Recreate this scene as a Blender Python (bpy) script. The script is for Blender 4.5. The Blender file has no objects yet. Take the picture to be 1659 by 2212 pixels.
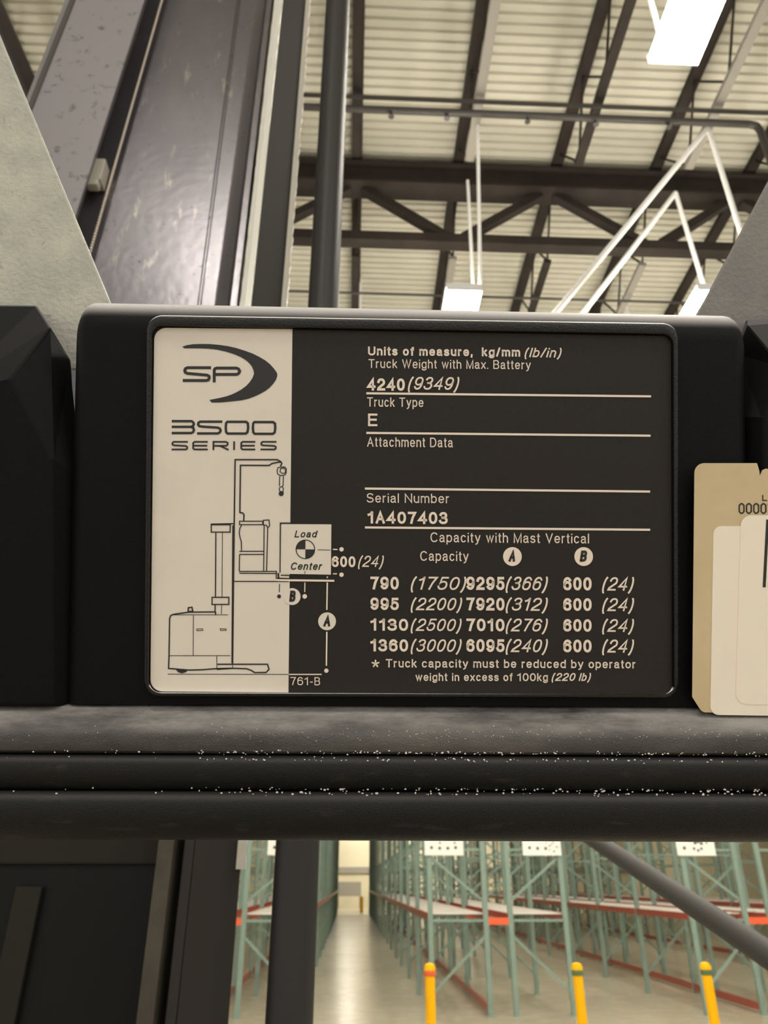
import bpy, bmesh, math, random
from mathutils import Vector, Matrix
random.seed(7)
SC = bpy.context.scene
COL = SC.collection
R = math.radians

# ------------------------------------------------------------------ camera
IMG_W, IMG_H, F = 1659.0, 2212.0, 1600.0
PITCH, YAW, EYE = math.atan(0.5), R(2.385), 2.03
cd = bpy.data.cameras.new('camera')
cam = bpy.data.objects.new('camera', cd)
COL.objects.link(cam)
cam.location = (0, 0, EYE)
cam.rotation_euler = (math.pi/2 + PITCH, 0, -YAW)
cd.sensor_fit = 'HORIZONTAL'
cd.sensor_width = 36.0
cd.lens = 36.0*F/IMG_W
cd.clip_start = 0.02
cd.clip_end = 300
cd.dof.use_dof = True
cd.dof.focus_distance = 0.40
cd.dof.aperture_fstop = 22.0
SC.camera = cam

# ------------------------------------------------------------------ world, lamps, exposure
LAMP_STRENGTH = 72.0
AISLE_STRENGTH = 42.0
world = bpy.data.worlds.new('world')
SC.world = world
world.use_nodes = True
bg = world.node_tree.nodes['Background']
bg.inputs[0].default_value = (1.0, 0.965, 0.95, 1)
bg.inputs[1].default_value = 0.82
vs = SC.view_settings
vs.view_transform = 'Standard'
vs.look = 'None'
vs.exposure = 0.42
vs.gamma = 1.0
vs.use_curve_mapping = False

# ------------------------------------------------------------------ projection helpers: a pixel of the photo -> a point of the place
fwd = Vector((math.sin(YAW)*math.cos(PITCH), math.cos(YAW)*math.cos(PITCH), math.sin(PITCH)))
rgt = Vector((math.cos(YAW), -math.sin(YAW), 0))
upv = rgt.cross(fwd)
CAM = Vector((0, 0, EYE))

def ray(px, py):
    return fwd + rgt*((px-IMG_W/2)/F) + upv*((IMG_H/2-py)/F)

def atY(px, py, Y):
    d = ray(px, py)
    return CAM + d*(Y/d.y)

def atZ(px, py, Z):
    d = ray(px, py)
    return CAM + d*((Z-EYE)/d.z)

# the plane of the console's front: nearly square to the line of sight
D0 = 0.40
_n = Vector((0.0266, 0.037, -1.0))            # in camera axes (right, up, back is -)
PN = (rgt*_n.x + upv*_n.y + fwd*_n.z).normalized()   # points to the operator
PO = CAM + fwd*D0
def onplane(px, py, lz=0.0):
    d = ray(px, py)
    o = PO + PN*lz
    return CAM + d*((o-CAM).dot(PN)/d.dot(PN))
EX = (onplane(1442, 1112) - onplane(336, 1100)).normalized()
EY = PN.cross(EX).normalized()
O0 = onplane(890, 1100)
PM = Matrix(((EX.x, EY.x, PN.x, O0.x), (EX.y, EY.y, PN.y, O0.y), (EX.z, EY.z, PN.z, O0.z), (0, 0, 0, 1)))
PMI = PM.inverted()
def L(px, py, lz=0.0):
    """pixel -> console coordinates, on the plane lz in front of the console face"""
    return PMI @ onplane(px, py, lz)
PX = D0/F                                     # size of one pixel on the console face

# ------------------------------------------------------------------ materials
def mat(name, col, rough=0.5, metal=0.0, spec=0.5, noise=None, bump=0.0, bscale=200.0, toplit_dusty=None, patchy=False, emit=None, estr=0.0, coat=0.0):
    m = bpy.data.materials.new(name)
    m.use_nodes = True
    nt = m.node_tree
    b = nt.nodes['Principled BSDF']
    b.inputs['Base Color'].default_value = (*col, 1)
    b.inputs['Roughness'].default_value = rough
    b.inputs['Metallic'].default_value = metal
    b.inputs['Specular IOR Level'].default_value = spec
    b.inputs['Coat Weight'].default_value = coat
    if emit:
        b.inputs['Emission Color'].default_value = (*emit, 1)
        b.inputs['Emission Strength'].default_value = estr
    tc = None
    if noise or bump:
        tc = nt.nodes.new('ShaderNodeTexCoord')
    if noise:
        # noise: list of (scale, lo, hi, colour, stretch)
        prev = None
        for (scale, lo, hi, c2, st) in noise:
            mp = nt.nodes.new('ShaderNodeMapping')
            mp.inputs['Scale'].default_value = st
            nz = nt.nodes.new('ShaderNodeTexNoise')
            nz.inputs['Scale'].default_value = scale
            nz.inputs['Detail'].default_value = 6
            nz.inputs['Roughness'].default_value = 0.65
            rp = nt.nodes.new('ShaderNodeMapRange')
            rp.inputs['From Min'].default_value = lo
            rp.inputs['From Max'].default_value = hi
            mx = nt.nodes.new('ShaderNodeMix')
            mx.data_type = 'RGBA'
            nt.links.new(tc.outputs['Object'], mp.inputs['Vector'])
            nt.links.new(mp.outputs['Vector'], nz.inputs['Vector'])
            nt.links.new(nz.outputs['Fac'], rp.inputs['Value'])
            nt.links.new(rp.outputs['Result'], mx.inputs['Factor'])
            if prev is None:
                mx.inputs[6].default_value = (*col, 1)
            else:
                nt.links.new(prev, mx.inputs[6])
            mx.inputs[7].default_value = (*c2, 1)
            prev = mx.outputs[2]
        nt.links.new(prev, b.inputs['Base Color'])
    if bump:
        nz = nt.nodes.new('ShaderNodeTexNoise')
        nz.inputs['Scale'].default_value = bscale
        nz.inputs['Detail'].default_value = 4
        bp = nt.nodes.new('ShaderNodeBump')
        bp.inputs['Strength'].default_value = bump
        bp.inputs['Distance'].default_value = 0.002
        nt.links.new(tc.outputs['Object'], nz.inputs['Vector'])
        nt.links.new(nz.outputs['Fac'], bp.inputs['Height'])
        nt.links.new(bp.outputs['Normal'], b.inputs['Normal'])
    if toplit_dusty:
        # lamp light painted pale on up-facing surfaces, ledge dust included: (colour, normal z from, to)
        dc, d0, d1 = toplit_dusty
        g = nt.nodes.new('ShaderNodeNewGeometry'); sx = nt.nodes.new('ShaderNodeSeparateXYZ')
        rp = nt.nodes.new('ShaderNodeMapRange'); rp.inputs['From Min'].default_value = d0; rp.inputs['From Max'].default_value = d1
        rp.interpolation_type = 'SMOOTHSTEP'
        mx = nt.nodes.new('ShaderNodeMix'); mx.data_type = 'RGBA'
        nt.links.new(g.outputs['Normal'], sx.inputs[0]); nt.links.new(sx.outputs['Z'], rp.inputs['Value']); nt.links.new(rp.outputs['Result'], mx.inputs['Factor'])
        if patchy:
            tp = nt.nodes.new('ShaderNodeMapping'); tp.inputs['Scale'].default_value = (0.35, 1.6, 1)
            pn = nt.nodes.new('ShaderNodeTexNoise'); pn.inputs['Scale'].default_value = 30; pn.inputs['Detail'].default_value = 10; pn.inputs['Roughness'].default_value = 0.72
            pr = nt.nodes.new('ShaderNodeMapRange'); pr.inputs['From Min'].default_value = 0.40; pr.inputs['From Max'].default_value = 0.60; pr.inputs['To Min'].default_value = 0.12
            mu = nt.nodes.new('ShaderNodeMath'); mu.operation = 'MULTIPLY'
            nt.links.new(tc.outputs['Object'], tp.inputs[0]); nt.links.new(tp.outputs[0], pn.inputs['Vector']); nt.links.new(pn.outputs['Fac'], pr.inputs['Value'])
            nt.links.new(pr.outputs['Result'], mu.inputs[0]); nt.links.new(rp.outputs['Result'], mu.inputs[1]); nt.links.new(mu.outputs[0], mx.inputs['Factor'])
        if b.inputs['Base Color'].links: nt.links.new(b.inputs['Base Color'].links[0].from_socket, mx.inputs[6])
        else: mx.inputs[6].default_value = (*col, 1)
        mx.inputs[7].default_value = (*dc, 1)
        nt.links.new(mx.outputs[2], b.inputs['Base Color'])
    return m

U = (1, 1, 1)
M = {}
M['floor'] = mat('polished concrete', (0.50, 0.445, 0.32), 0.25, noise=[(0.35, 0.35, 0.7, (0.42, 0.37, 0.265), U), (3.0, 0.5, 0.75, (0.58, 0.52, 0.39), U)])
M['paint_line'] = mat('pale floor paint', (0.8, 0.76, 0.62), 0.4)
M['deck'] = mat('white roof deck', (0.49, 0.47, 0.385), 0.6, spec=0.2, noise=[(0.6, 0.4, 0.7, (0.44, 0.42, 0.345), U)])
M['wall'] = mat('cream wall', (0.78, 0.72, 0.52), 0.7, noise=[(0.5, 0.4, 0.7, (0.70, 0.64, 0.47), U)])
M['wall_grey'] = mat('grey dock panel', (0.36, 0.34, 0.29), 0.6)
M['steel'] = mat('brown primed steel', (0.022, 0.017, 0.014), 0.6, spec=0.12, noise=[(2.0, 0.4, 0.7, (0.033, 0.025, 0.02), U)])
M['steel_pale'] = mat('pale grey primed steel', (0.22, 0.20, 0.17), 0.6)
M['pipe'] = mat('dark sprinkler pipe', (0.035, 0.03, 0.026), 0.5)
M['white_rod'] = mat('white painted rod', (0.95, 0.94, 0.90), 0.35)
M['housing'] = mat('white lamp housing', (0.8, 0.8, 0.78), 0.5)
M['diffuser'] = mat('glowing lamp diffuser', (0.9, 0.9, 0.85), 0.5, emit=(1.0, 0.94, 0.83), estr=LAMP_STRENGTH)
M['diffuser_long'] = mat('glowing long lamp diffuser', (0.9, 0.9, 0.85), 0.5, emit=(1.0, 0.94, 0.82), estr=AISLE_STRENGTH)
M['green'] = mat('pale green rack paint', (0.25, 0.34, 0.27), 0.45, noise=[(3.0, 0.4, 0.7, (0.20, 0.28, 0.22), U)])
M['red'] = mat('faded red beam paint', (0.40, 0.085, 0.05), 0.3, noise=[(2.0, 0.4, 0.7, (0.32, 0.07, 0.05), U)])
M['orange'] = mat('orange rack paint', (0.85, 0.13, 0.04), 0.4)
M['wire'] = mat('pale galvanised wire', (0.9, 0.83, 0.74), 0.35)
M['yellow'] = mat('yellow sleeve plastic', (1.0, 0.50, 0.0), 0.45, spec=0.2)
M['band_green'] = mat('dark green band', (0.10, 0.17, 0.06), 0.5)
M['sign'] = mat('white sign board', (0.92, 0.91, 0.82), 0.35)
M['ink'] = mat('black ink', (0.014, 0.014, 0.015), 0.5)
M['plastic'] = mat('matte black moulded plastic', (0.0042, 0.0042, 0.0048), 0.5, spec=0.10, bump=0.25, bscale=1500, toplit_dusty=((0.62, 0.60, 0.59), -0.05, 0.6))  # lamp-lit top edge painted in as a paler tint
M['cap'] = mat('black end cap plastic', (0.0042, 0.0042, 0.0048), 0.55, spec=0.10, bump=0.25, bscale=1500, toplit_dusty=((0.17, 0.165, 0.17), 0.05, 0.75))  # upward facets painted lighter, as lit from above
M['bezel'] = mat('satin black bezel plastic', (0.006, 0.006, 0.0065), 0.33, spec=0.35, bump=0.3, bscale=900, toplit_dusty=((0.95, 0.93, 0.90), 0.12, 0.42))  # bright highlight of the upper lip painted in
M['rubber'] = mat('dusty black rubber', (0.007, 0.007, 0.0075), 0.5, spec=0.25, bump=0.3, bscale=1200, noise=[(60.0, 0.58, 0.85, (0.05, 0.047, 0.044), (0.5, 2, 2))], toplit_dusty=((0.06, 0.056, 0.056), 0.0, 0.7))  # dust speckle, plus a painted highlight along the rail tops
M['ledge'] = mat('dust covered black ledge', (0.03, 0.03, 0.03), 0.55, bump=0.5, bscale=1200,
                 noise=[(14.0, 0.35, 0.75, (0.12, 0.115, 0.105), (0.6, 2, 2)), (300.0, 0.66, 0.80, (0.30, 0.285, 0.26), (1, 1, 1))], toplit_dusty=((0.30, 0.285, 0.265), -0.3, 0.8), patchy=True)
M['dust'] = mat('white dust specks', (0.75, 0.72, 0.68), 0.8)
M['plate_black'] = mat('worn black label film', (0.0195, 0.0172, 0.0160), 0.5, spec=0.2, noise=[(500.0, 0.45, 0.8, (0.025, 0.0222, 0.0205), U)])
M['plate_white'] = mat('off white label film', (0.72, 0.665, 0.585), 0.5, noise=[(18.0, 0.5, 0.8, (0.65, 0.60, 0.53), U)])
M['letter'] = mat('cream lettering', (0.80, 0.70, 0.60), 0.5)
M['tan'] = mat('yellowed tan label', (0.56, 0.44, 0.26), 0.55, noise=[(25.0, 0.4, 0.7, (0.62, 0.50, 0.31), U)])
M['paper'] = mat('white paper label', (0.86, 0.79, 0.67), 0.55, noise=[(12.0, 0.4, 0.7, (0.82, 0.75, 0.64), U)])
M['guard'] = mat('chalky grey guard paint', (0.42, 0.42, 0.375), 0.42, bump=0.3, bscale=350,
                 noise=[(30.0, 0.40, 0.75, (0.58, 0.57, 0.46), U), (160.0, 0.62, 0.78, (0.2, 0.2, 0.17), U)])  # paler copy of the bracket grey, light on the left one painted in
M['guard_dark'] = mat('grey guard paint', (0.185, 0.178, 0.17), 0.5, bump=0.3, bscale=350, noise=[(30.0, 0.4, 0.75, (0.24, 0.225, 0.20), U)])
M['mast'] = mat('scuffed black mast paint', (0.125, 0.118, 0.132), 0.28, metal=0.75, spec=0.5, bump=0.22, bscale=38,
                noise=[(3.0, 0.35, 0.7, (0.19, 0.18, 0.195), (1, 1, 0.3)), (28.0, 0.60, 0.80, (0.40, 0.37, 0.33), (1, 1, 0.25)), (45.0, 0.62, 0.70, (0.07, 0.065, 0.07), (1, 1, 1.4))])
M['mast_flange'] = mat('grey scuffed mast flange', (0.20, 0.185, 0.195), 0.4, bump=0.15, bscale=60, noise=[(26.0, 0.58, 0.68, (0.05, 0.045, 0.045), U)])
M['mast_dark'] = mat('black mast side', (0.036, 0.033, 0.030), 0.75, spec=0.06, bump=0.1, bscale=80)
M['mast_black'] = mat('black lower mast plate', (0.007, 0.007, 0.0065), 0.45, spec=0.12, noise=[(6.0, 0.6, 0.8, (0.02, 0.018, 0.016), (2, 1, 0.3))])
M['guide'] = mat('dull brown guide', (0.022, 0.02, 0.016), 0.7, spec=0.1)
M['lower_edge'] = mat('dull scuffed edge', (0.075, 0.066, 0.052), 0.7, spec=0.1, noise=[(12.0, 0.4, 0.7, (0.05, 0.044, 0.036), U)])
M['bare'] = mat('bare worn steel edge', (0.88, 0.87, 0.80), 0.33, metal=0.4, bump=0.6, bscale=160)
M['crust'] = mat('dried grease crust', (0.55, 0.52, 0.44), 0.5, bump=0.8, bscale=200)
M['cyl'] = mat('black hydraulic cylinder', (0.018, 0.017, 0.016), 0.5, spec=0.35)
M['brass'] = mat('pale chain steel', (0.85, 0.76, 0.66), 0.45)
M['tube_grey'] = mat('grey tube paint', (0.075, 0.07, 0.062), 0.65, spec=0.25)

# ------------------------------------------------------------------ object helpers
def link(o, parent=None):
    COL.objects.link(o)
    if parent is not None:
        o.parent = parent
    return o

def tag(o, label=None, cat=None, group=None, kind=None):
    if label: o['label'] = label
    if cat: o['category'] = cat
    if group: o['group'] = group
    if kind: o['kind'] = kind
    return o

def empty(name, loc=(0, 0, 0), matrix=None, label=None, cat=None, group=None):
    o = bpy.data.objects.new(name, None)
    o.empty_display_size = 0.1
    COL.objects.link(o)
    if matrix is not None:
        o.matrix_world = matrix
    else:
        o.location = loc
    return tag(o, label, cat, group)

class MB:
    """collects shapes for ONE mesh object"""
    def __init__(self): self.bm = bmesh.new()
    def poly(self, pts):
        vs_ = [self.bm.verts.new(p) for p in pts]
        return self.bm.faces.new(vs_)
    def prism(self, low, high):
        """closed prism between two outlines of equal length"""
        n = len(low)
        a = [self.bm.verts.new(p) for p in low]
        b = [self.bm.verts.new(p) for p in high]
        self.bm.faces.new(a[::-1]); self.bm.faces.new(b)
        for i in range(n):
            j = (i+1) % n
            self.bm.faces.new((a[i], a[j], b[j], b[i]))
        return self
    def box(self, x0, x1, y0, y1, z0, z1):
        lo = [(x0, y0, z0), (x1, y0, z0), (x1, y1, z0), (x0, y1, z0)]
        hi = [(x0, y0, z1), (x1, y0, z1), (x1, y1, z1), (x0, y1, z1)]
        return self.prism(lo, hi)
    def bar(self, p, q, w, h=None, up=(0, 0, 1)):
        """square bar from p to q"""
        p, q = Vector(p), Vector(q); h = h or w
        d = (q-p).normalized(); u = Vector(up)
        if abs(d.dot(u)) > 0.98: u = Vector((0, 1, 0))
        s = d.cross(u).normalized(); t = s.cross(d).normalized()
        c = [(-w/2, -h/2), (w/2, -h/2), (w/2, h/2), (-w/2, h/2)]
        return self.prism([p+s*a+t*b for a, b in c], [q+s*a+t*b for a, b in c])
    def tube(self, p, q, r, n=12, r2=None):
        p, q = Vector(p), Vector(q); r2 = r if r2 is None else r2
        d = (q-p).normalized(); u = Vector((0, 0, 1)) if abs(d.z) < 0.95 else Vector((0, 1, 0))
        s = d.cross(u).normalized(); t = s.cross(d).normalized()
        cs = [(math.cos(2*math.pi*k/n), math.sin(2*math.pi*k/n)) for k in range(n)]
        return self.prism([p+(s*a+t*b)*r for a, b in cs], [q+(s*a+t*b)*r2 for a, b in cs])
    def path(self, pts, r, n=10):
        for a, b in zip(pts[:-1], pts[1:]): self.tube(a, b, r, n)
        for c in pts[1:-1]: self.ball(c, r*1.02, 8)
        return self
    def ball(self, c, r, n=8, sz=1.0):
        res = bmesh.ops.create_uvsphere(self.bm, u_segments=n, v_segments=max(4, n//2), radius=r)
        for v in res['verts']:
            v.co = Vector((v.co.x, v.co.y, v.co.z*sz)) + Vector(c)
        return self
    def lathe(self, prof, c=(0, 0, 0), n=20):
        c = Vector(c); rings = []
        for r, z in prof:
            rings.append([self.bm.verts.new(c+Vector((r*math.cos(2*math.pi*k/n), r*math.sin(2*math.pi*k/n), z))) for k in range(n)])
        for a, b in zip(rings[:-1], rings[1:]):
            for k in range(n):
                self.bm.faces.new((a[k], a[(k+1) % n], b[(k+1) % n], b[k]))
        self.bm.faces.new(rings[0][::-1]); self.bm.faces.new(rings[-1])
        return self
    def loft(self, rings, cap=True):
        rr = [[self.bm.verts.new(p) for p in ring] for ring in rings]
        n = len(rr[0])
        for a, b in zip(rr[:-1], rr[1:]):
            for k in range(n):
                self.bm.faces.new((a[k], a[(k+1) % n], b[(k+1) % n], b[k]))
        if cap:
            self.bm.faces.new(rr[0][::-1]); self.bm.faces.new(rr[-1])
        return self
    def build(self, name, m, parent=None, smooth=False, bevel=0.0, seg=2, doubles=False):
        if doubles: bmesh.ops.remove_doubles(self.bm, verts=self.bm.verts, dist=1e-6)
        bmesh.ops.recalc_face_normals(self.bm, faces=self.bm.faces)
        me = bpy.data.meshes.new(name)
        self.bm.to_mesh(me); self.bm.free()
        me.materials.append(m)
        if smooth:
            for p in me.polygons: p.use_smooth = True
            me.set_sharp_from_angle(angle=R(40))
        o = bpy.data.objects.new(name, me)
        link(o, parent)
        if bevel:
            b = o.modifiers.new('bevel', 'BEVEL'); b.width = bevel; b.segments = seg; b.limit_method = 'ANGLE'
            b.angle_limit = R(40)
        return o

def children(o):
    return [c for c in o.children]

def copy_tree(o, parent=None):
    c = o.copy(); COL.objects.link(c)
    if parent is not None:
        c.parent = parent
    for ch in list(o.children):
        if ch.name in SKIP: continue
        copy_tree(ch, c)
    return c
SKIP = set()

# ================================================================== THE HALL
DECK_Z = EYE + 10.2
X0, X1, Y0, Y1 = -16.0, 26.0, -14.0, 74.0
tag(MB().box(X0, X1, Y0, Y1, -0.2, 0).build('floor', M['floor']), kind='structure')

m = MB()                                       # corrugated deck, ribs across the aisles
prof = []; y = Y0
while y < Y1:
    prof += [(y, DECK_Z), (y+0.070, DECK_Z), (y+0.085, DECK_Z+0.04), (y+0.118, DECK_Z+0.04)]
    y += 0.135
prof.append((y, DECK_Z))
va = [m.bm.verts.new((X0, a, b)) for a, b in prof]; vb = [m.bm.verts.new((X1, a, b)) for a, b in prof]
for i in range(len(prof)-1): m.bm.faces.new((va[i], va[i+1], vb[i+1], vb[i]))
tag(m.build('ceiling', M['deck']), kind='structure')
wb = MB().box(X0, X1, Y1, Y1+0.2, 0, DECK_Z).build('wall_back', M['wall']); tag(wb, kind='structure')
tag(MB().box(X0-0.2, X0, 12, Y1, 0, DECK_Z).build('wall_left', M['wall']), kind='structure')
tag(MB().box(X1, X1+0.2, 12, Y1, 0, DECK_Z).build('wall_right', M['wall']), kind='structure')
pa, pb = atZ(690, 1974, 0), atZ(820, 1974, 0)
tag(MB().box(pa.x-2, pb.x+6, pa.y-1.2, pa.y+1.2, 0, 0.004).build('trim_1', M['paint_line']), kind='structure')

# ---- the far end of the aisle: a dock door in the cream wall
a = atY(735, 1906, Y1); b = atY(774, 1906, Y1)
def zz(py): return atY(755, py, Y1).z
dd = MB().box(a.x-0.25, b.x+0.25, Y1-0.10, Y1-0.002, 0, zz(1905)).build('door_1', M['wall_grey']); tag(dd, kind='structure')
MB().box(a.x-0.1, b.x+0.1, Y1-0.13, Y1-0.101, zz(1962), zz(1936)).build('door_panel', M['wall'], dd)
tag(MB().box(X0, X1, Y1-0.12, Y1-0.002, zz(1886), zz(1873)).build('trim_2', M['wall_grey']), kind='structure')

# ---- roof steel
J_TOP = DECK_Z - 0.005
J_X = [atZ(px, 390, J_TOP-0.1).x for px in (140, 350, 560, 771, 985, 1195, 1408, 1612)]
JB = EYE + 9.1
GIRD_Y = 8.0
G_TOP0, G_TOP1 = EYE+9.55, J_TOP-0.17
G_BOT = EYE + 8.42

def joist(x, y_a, y_b, label, group, pale):
    root = empty('roof_joist', (x, y_a, JB), label=label, cat='roof joist', group=group)
    w, z1, zb = 0.16, J_TOP-JB, 0.0
    Ln = y_b-y_a
    MB().box(-w/2, w/2, 0, Ln, z1-0.10, z1).build('top_chord', M['steel'], root)
    MB().box(-0.06, 0.06, 0.9, Ln-0.9, 0, 0.07).build('bottom_chord', M['steel_pale'] if pale else M['steel'], root)  # paler steel paints the light on the lit chords
    mb = MB(); y = 0.3; k = 0
    st = 0.62
    ys = []
    while y < Ln-0.3: ys.append(y); y += st
    for i in range(len(ys)-1):
        za, zb_ = (z1-0.09, 0.05) if i % 2 == 0 else (0.05, z1-0.09)
        ya, yb = ys[i], ys[i+1]
        if (za < 0.1 and not 0.9 <= ya <= Ln-0.9) or (zb_ < 0.1 and not 0.9 <= yb <= Ln-0.9): 
            continue
        mb.tube((0, ya, za), (0, yb, zb_), 0.018, 6)
    mb.build('web_rods', M['steel'], root)
    return root
where = ['far left open-web joist', 'joist behind mast', 'open-web joist behind the mast edge',
         'dark joist just right of the cylinder', 'joist carrying the glowing middle lamp',
         'joist midway between the two bright lamps', 'joist carrying the white V-shaped rods',
         'rightmost joist by the right bracket']
SECT = [(-3.8, GIRD_Y, 'near side of the roof girder'), (GIRD_Y, 19.8, 'beyond the roof girder')]
for i, x in enumerate(J_X):
    for (ya, yb, wd) in SECT:
        if i in (1, 2): 
            if i == 1: continue
        joist(x, ya+0.02, yb-0.02, where[i] + ', ' + wd, 'open-web roof joists', i in (4, 6))

gx0, gx1 = -9.0, 12.0
def girder(gy, label):
    gr = empty('roof_girder', (0, gy, G_BOT), label=label, cat='roof girder', group='roof girders')
    t0, t1 = G_TOP0-G_BOT, G_TOP1-G_BOT
    mb = MB(); mb.box(gx0, gx1, -0.17, 0.17, t1-0.05, t1); mb.box(gx0, gx1, -0.17, 0.17, t0, t0+0.05); mb.box(gx0, gx1, -0.09, 0.09, t0+0.05, t1-0.05)
    mb.build('top_chord', M['steel'], gr)
    MB().box(gx0, gx1, -0.09, 0.09, 0, 0.17).build('bottom_chord', M['steel'], gr)
    xa = atY(770, 415, 8.0).x; xb = atY(1183, 425, 8.0).x
    step = (xb-xa)/2
    k0 = math.ceil((gx0-xa)/step)+1
    k1 = math.floor((gx1-xa)/step)-1
    for k in range(k0, k1):
        za, zb = (t0, 0.16) if k % 2 == 0 else (0.16, t0)
        MB().bar((xa+k*step+(0.12), 0, za), (xa+(k+1)*step-(0.12), 0, zb), 0.13, 0.13).build('web_diagonal', M['steel'], gr)
girder(GIRD_Y, 'dark brown steel girder with diagonal webs crossing under the roof deck')
girder(GIRD_Y+12.0, 'second dark steel girder further off, above the rack ends')

# sprinkler pipes: a main hung under the joists and a thin branch above it
pz = EYE + 8.85
p = atZ(660, 231, pz); q = atZ(1638, 268, pz)
mb = MB()
pts = [Vector((-7, p.y, pz)), Vector((q.x-0.12, p.y, pz)), Vector((q.x-0.03, p.y, pz-0.03)), Vector((q.x, p.y, pz-0.12)), Vector((q.x, p.y, pz-1.6))]
sp = empty('sprinkler_pipe', (-7, p.y, pz), label='dark sprinkler main with an elbow at its right end, under the joists', cat='pipe')
mb.path([v-Vector((-7, p.y, pz)) for v in pts], 0.045, 10).build('pipe', M['pipe'], sp, smooth=True)
for px in (845, 965, 1140, 1290, 1450):
    c = atZ(px, 240, pz).x + 7
    h = MB(); h.tube((c, 0, -0.04), (c, 0, -0.12), 0.018, 8); h.tube((c, 0, -0.12), (c, 0, -0.125), 0.04, 8)
    h.build('sprinkler_head', M['pipe'], sp)
pz2 = EYE + 9.0
p = atZ(660, 205, pz2)
sp2 = empty('sprinkler_pipe', (-7, p.y, pz2), label='thinner dark pipe running above and beside the sprinkler main', cat='pipe')
MB().tube((0, 0, 0), (20, 0, 0), 0.028, 8).build('pipe', M['pipe'], sp2, smooth=True)
pz3 = EYE + 9.0
p = atZ(900, 637, pz3)
sp3 = empty('sprinkler_pipe', (-7, p.y, pz3), label='thin brown pipe low behind the glowing middle lamp', cat='pipe')
MB().tube((0, 0, 0), (20, 0, 0), 0.022, 8).build('pipe', M['pipe'], sp3, smooth=True)
# ---- ceiling lamps
LZ = EYE + 6.19
def lamp(cx, cy, z=LZ, ln=1.2, w=0.42, label=None, group='ceiling lamps', rods=(), rod_top=DECK_Z):
    t = empty('ceiling_light', (cx, cy, z), label=label, cat='ceiling light', group=group)
    h = MB(); h.box(-w*0.22, w*0.22, -ln/2, ln/2, 0.071, 0.12); h.box(-w/2, w/2, -ln/2-0.012, -ln/2, 0, 0.10); h.box(-w/2, w/2, ln/2, ln/2+0.012, 0, 0.10)
    h.build('housing', M['housing'], t)
    d = MB(); d.box(-w/2+0.004, w/2-0.004, -ln/2+0.002, ln/2-0.002, 0.0, 0.07)
    d.build('diffuser', M['diffuser_long'] if 2 < ln < 3 else M['diffuser'], t)
    for (dx, dy, tx, ty, tz) in rods:
        MB().tube((dx, dy, 0.06), (tx, ty, tz), 0.022, 8).build('hanger_rod', M['white_rod'], t)
    return t
c1 = atZ(1455, 138, LZ)
lamp(c1.x, c1.y-0.6, label='big overexposed rectangular lamp at the upper right, nearest the camera',
     rods=[(s*0.15, e*0.45, s*0.15, e*0.45, J_TOP-LZ) for s in (-1, 1) for e in (-1, 1)])
# second lamp hangs by two straight rods from the joist's bottom chord
ya = atZ(1020, 270, JB).y; yb = atZ(1000, 395, JB).y
c2 = atZ(1003, 628, LZ)
xr = atZ(1050, 625, LZ).x - c2.x
lamp(c2.x, c2.y+0.6, label='small glowing lamp right behind the middle of the console top',
     rods=[(0.2, -0.55, J_X[4]-c2.x+0.03, ya-c2.y-0.6, JB-LZ+0.05), (0.2, -0.1, J_X[4]-c2.x+0.03, yb-c2.y-0.6, JB-LZ+0.05)])
# third lamp, partly behind the right bracket, and its sloping braces
c3 = atZ(1545, 628, LZ)
a1 = atZ(1530, 280, JB); a2 = atZ(1460, 420, JB)
e1 = atY(1195, 682, a1.y); e2 = atY(1255, 682, a2.y)
t3 = lamp(c3.x, c3.y+0.6, label='lamp at right, only its lit edge showing beside the bracket')
o3 = Vector((c3.x, c3.y+0.6, LZ))
b1 = atY(1606, 520, a1.y); b2 = atY(1530, 650, a2.y)
for (ap, lo, dn) in ((a1, e1, b1), (a2, e2, b2)):
    top = Vector((ap.x, ap.y, JB+0.03)) - o3
    l2 = ap + (lo-ap)*1.12
    MB().tube(top, l2-o3, 0.036, 10).build('sway_brace', M['white_rod'], t3)
    b2_ = ap + (dn-ap)*1.2
    MB().tube(top, b2_-o3, 0.031, 10).build('hanger_rod', M['white_rod'], t3)
print('joists', J_X, 'apex', a1, a2, 'lamps', c1, c2, c3)

# ---- pallet racks
RY = 14.9
BAY, NB = 2.8, 16
FR_W, GAP, POST = 1.07, 0.36, 0.085
sp_c = atY(1077, 1990, RY); sp_r = atY(1640, 1990, RY)
PITCH_X = sp_r.x - sp_c.x
RACK_H = 8.4
Z_SP = sp_c.z
print('row pitch', PITCH_X, 'spacer z', Z_SP, 'beam', sp_c)
Z_BEAM = Z_SP + 0.06
m_post = None
def frame_meshes():
    """one upright frame, local: x from 0 to FR_W, y=0 front"""
    post = MB()
    post.box(0, POST, 0, 0.07, 0.012, RACK_H); post.box(-0.02, POST+0.02, -0.02, 0.09, 0, 0.012)
    return post
levels = [(0.32, 0, 1.20, 1), (1.71, 1, 2.47, 0), (2.62, 0, 3.4, 1), (3.9, 1, 4.7, 0), (5.0, 0, 5.8, 1), (6.2, 1, 7.0, 0)]
horiz = [Z_SP-0.01, 2.55, 4.8, 7.2]
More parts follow.
